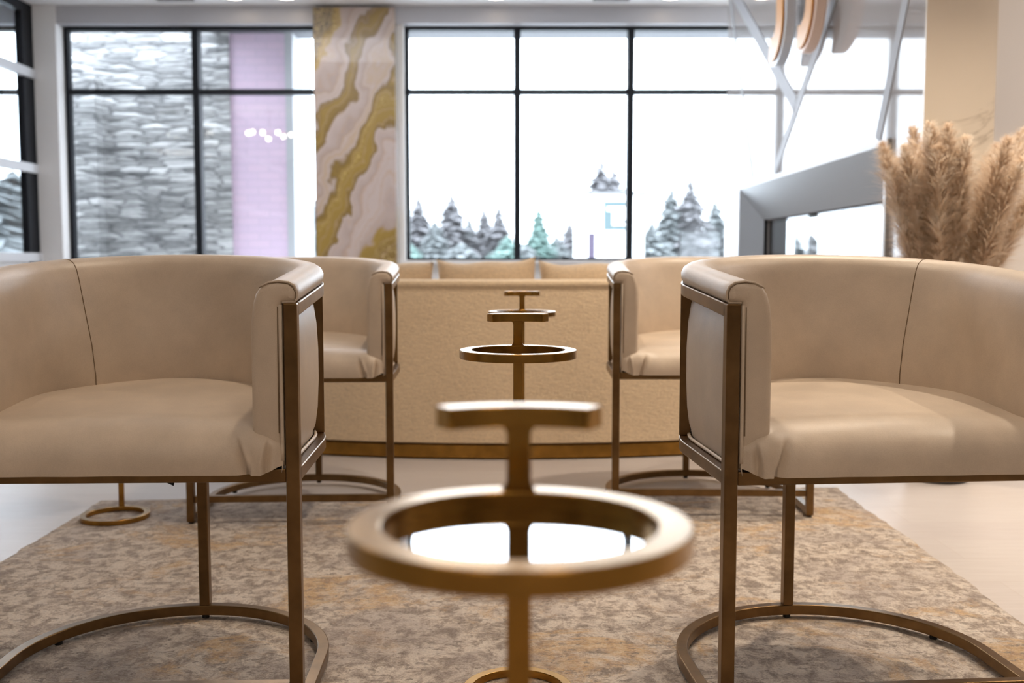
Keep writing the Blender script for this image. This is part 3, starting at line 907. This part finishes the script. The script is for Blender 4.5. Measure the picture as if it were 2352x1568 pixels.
# white bank building with a sign
bd = empty('bank_building', (3.9, 40, GZ)); tag(bd, 'low white building with a teal bordered sign seen through the right window', 'building')
mw = plain('building_white', (.90,.90,.90), .7)
boxobj('building_body', -1.15, 1.0, 0, 6, 0, 3.42, mw, bd)
boxobj('parapet', -1.25, 1.3, -.12, 6.1, 3.42, 3.55, plain('parapet_grey', (.14,.14,.145), .7), bd)
boxobj('building_wing', 1.0, 1.25, .3, 6, 0, 2.2, mw, bd)
boxobj('banner', -.95, -.68, -.05, -.0, .2, 1.96, plain('banner_lilac', (.048,.034,.060), .7), bd)
teal = plain('sign_teal', (.055,.088,.095), .5)
sg = boxobj('sign_panel', -.36, .66, -.16, -.0, 2.06, 3.17, teal, bd)
# bold joined letters T and D
mz = plain('sign_white', (.95,.95,.95), .5)
def slab(name, rects, parent, m):
    bm = bmesh.new()
    for r in rects: box(bm, r[0], r[1], -.21, -.16, r[2], r[3])
    return link(name, bm, m, parent)
slab('sign_letter_t', [(-.24,.16,2.80,2.95),(-.04,.12,2.26,2.80)], sg, mz)
slab('sign_letter_d', [(.12,.30,2.26,2.80),(.16,.53,2.80,2.95),(.37,.58,2.32,2.82),(.30,.53,2.26,2.46)], sg, mz)

# conifers
def m_tree(name, col):
    t = NT(name); g = t.noise(t.coord(), 1.3, 3, .6)
    return t.pbr(t.ramp(g, [(.3, tuple(c*.8 for c in col)), (.7, tuple(c*1.2 for c in col))]), .9)
TM = [m_tree('conifer_hazed_grey', (.185,.18,.188)), m_tree('conifer_hazed_sage', (.19,.205,.207)), m_tree('conifer_hazed_teal', (.165,.255,.23))]  # foliage tones paled and greyed, so distance haze sits in the colour
M['bark'] = plain('bark', (.22,.19,.18), .9)
def conifer(seed, h, w):
    rr = random.Random(seed); bm = bmesh.new()
    lev = 46
    for i in range(lev):
        t = i/lev; z = h*(.06+.92*t); r = w/2*(1-t)**.72*rr.uniform(.7,1.15)+.10
        nb = max(6, int(18*(1-t)+5))
        for k in range(nb):
            a = 2*PI*(k+rr.random())/nb; l = r*rr.uniform(.65,1.15); hw = l*.17+.06
            d = Vector((math.cos(a), math.sin(a), 0)); s = Vector((-math.sin(a), math.cos(a), 0))
            p0 = Vector((0,0,z)); p1 = p0+d*l*.55+Vector((0,0,-l*.16)); p2 = p0+d*l+Vector((0,0,-l*.26))
            up = Vector((0,0,h/lev*.55))
            v = [bm.verts.new(x) for x in (p0+up, p1+s*hw, p2, p1-s*hw, p0-up*.6)]
            bm.faces.new((v[0],v[1],v[2])); bm.faces.new((v[0],v[2],v[3])); bm.faces.new((v[4],v[2],v[1])); bm.faces.new((v[4],v[3],v[2])); 
    bt = bmesh.new(); tube(bt, [(0,0,0),(0,0,h*.5),(0,0,h)], [w*.045, w*.03, .02], 8)
    return bm, bt
protos = {}
def tree(px, ytop, Y, wpx, mi, seed, lb, bush=False):
    X = (px-1176)/2360*Y*1.0
    el = math.atan((784-ytop)/2360)-math.radians(4.551)
    z = .78+Y*math.tan(el); h = (z-GZ)*1.06; w = wpx*2.15/2360*Y
    bm, bt = conifer(seed, h, w)
    root = empty('conifer_tree', (X, Y, GZ)); tag(root, lb, 'tree', 'conifers beyond the window')
    link('foliage', bm, TM[mi], root); link('trunk', bt, M['bark'], root, smooth=True)
TR = [(962,452,62,80,0,'grey conifer just right of the window jamb beside the gold pier'),
      (1000,510,58,70,1,'short sage conifer left of the tallest tree in the centre pane'),
      (1038,447,60,92,0,'tallest conifer in the pane left of the centre mullion'),
      (1078,505,64,70,1,'small rounded conifer right of the tallest one in the left centre pane'),
      (1112,482,63,62,0,'slim grey conifer in the middle of the left centre pane'),
      (1146,476,60,66,0,'slim pointed conifer left of the centre mullion'),
      (1166,545,50,90,2,'low teal conifer against the centre mullion on its left'),
      (1237,482,55,66,2,'teal conifer just right of the centre mullion'),
      (1278,545,58,70,1,'low sage conifer between the teal tree and the white building'),
      (1306,515,60,56,0,'small grey conifer left of the white building'),
      (1333,497,66,56,0,'narrow grey conifer touching the left side of the white building'),
      (1378,378,80,150,0,'tall grey conifer rising behind the white building, left of two'),
      (1408,392,84,130,0,'tall grey conifer rising behind the white building, right of two'),
      (1495,515,56,80,1,'sage conifer right of the white building'),
      (1538,432,62,84,1,'broad sage conifer left of the tallest one in the right pane'),
      (1582,412,62,92,0,'tallest conifer in the pane beside the marble wall'),
      (1640,462,66,84,1,'sage conifer closest to the marble wall'),
      (700,500,60,90,1,'sage conifer seen between the lilac brick and the gold pier'),
      (730,460,64,80,0,'grey conifer half hidden by the gold pier'),
      (940,560,46,90,2,'low teal conifer at the bottom of the pane beside the gold pier'),
      (40,400,30,260,1,'large dark conifer seen through the glazed partition at far left'),
      (-60,330,28,260,1,'large conifer at the picture edge behind the glazed partition'),
      (1860,540,60,90,0,'conifer seen through the fireplace opening, left'),
      (2090,470,60,110,1,'sage conifer near the pampas grass'),
      (1200,560,50,120,1,'low sage conifer behind the centre mullion'),
      (1060,560,48,130,1,'low spreading sage conifer in the left centre pane')]
for k, (px, yt, Y, w, mi, lb) in enumerate(TR): tree(px, yt, Y, w, mi, 100+k, lb)

# mesh patio chair outside the right pane
pc = empty('patio_chair', (1.985, 10.9, GZ)); tag(pc, 'grey wire mesh patio chair standing outside the right window', 'chair')
bm = bmesh.new()
tube(bm, [(-.24,0,.42),(-.205,.05,1.20),(-.19,.055,1.235),(.22,.055,1.245),(.235,.05,1.20),(.23,0,.42)], .010, 8)
link('back_frame', bm, plain('dark_wire', (.03,.03,.033), .5), pc, smooth=True)
bm = bmesh.new()
for k in range(1, 24):
    f = k/24; tube(bm, [(-.235+.465*f,.005,.44),(-.20+.42*f,.05,1.235)], .0022, 4)
for k in range(1, 34):
    f = k/34; z = .44+.79*f; hw = .235-.03*f; tube(bm, [(-hw,.05*f,z),(hw,.05*f,z)], .0022, 4)
link('back_mesh', bm, M['steel'], pc)
bm = bmesh.new(); box(bm, -.24,.24,-.46,.0,.41,.43); link('seat', bm, M['steel'], pc, bevel=.008)
for x in (-.22,.22):
    for y in (-.44,-.01):
        bm = bmesh.new(); tube(bm, [(x,y,.41),(x*1.05,y,.0)], .011, 8); link('leg', bm, M['steel'], pc, smooth=True)

# ------------------------------------------------------------------ world, camera
w = bpy.data.worlds.new('overcast_sky'); sc.world = w; w.use_nodes = True
bg = w.node_tree.nodes['Background']; bg.inputs[0].default_value = (.80,.88,1,1); bg.inputs[1].default_value = 9.0

cam = bpy.data.cameras.new('camera'); co = bpy.data.objects.new('camera', cam); COL.objects.link(co)
co.location = (0,0,.78); co.rotation_euler = (PI/2-math.radians(4.551), 0, 0)
cam.sensor_width = 36; cam.lens = 36*2360/2352; cam.clip_start = .05; cam.clip_end = 500
cam.dof.use_dof = True; cam.dof.focus_distance = 1.85; cam.dof.aperture_fstop = 4.0; cam.dof.aperture_blades = 0
sc.camera = co
sc.view_settings.view_transform = 'Standard'; sc.view_settings.look = 'None'; sc.view_settings.gamma = 1; sc.view_settings.exposure = .06
sc.view_settings.use_curve_mapping = False
sc.cycles.max_bounces = 8; sc.cycles.transparent_max_bounces = 16
sc.cycles.use_denoising = True
sc.cycles.sample_clamp_indirect = 8
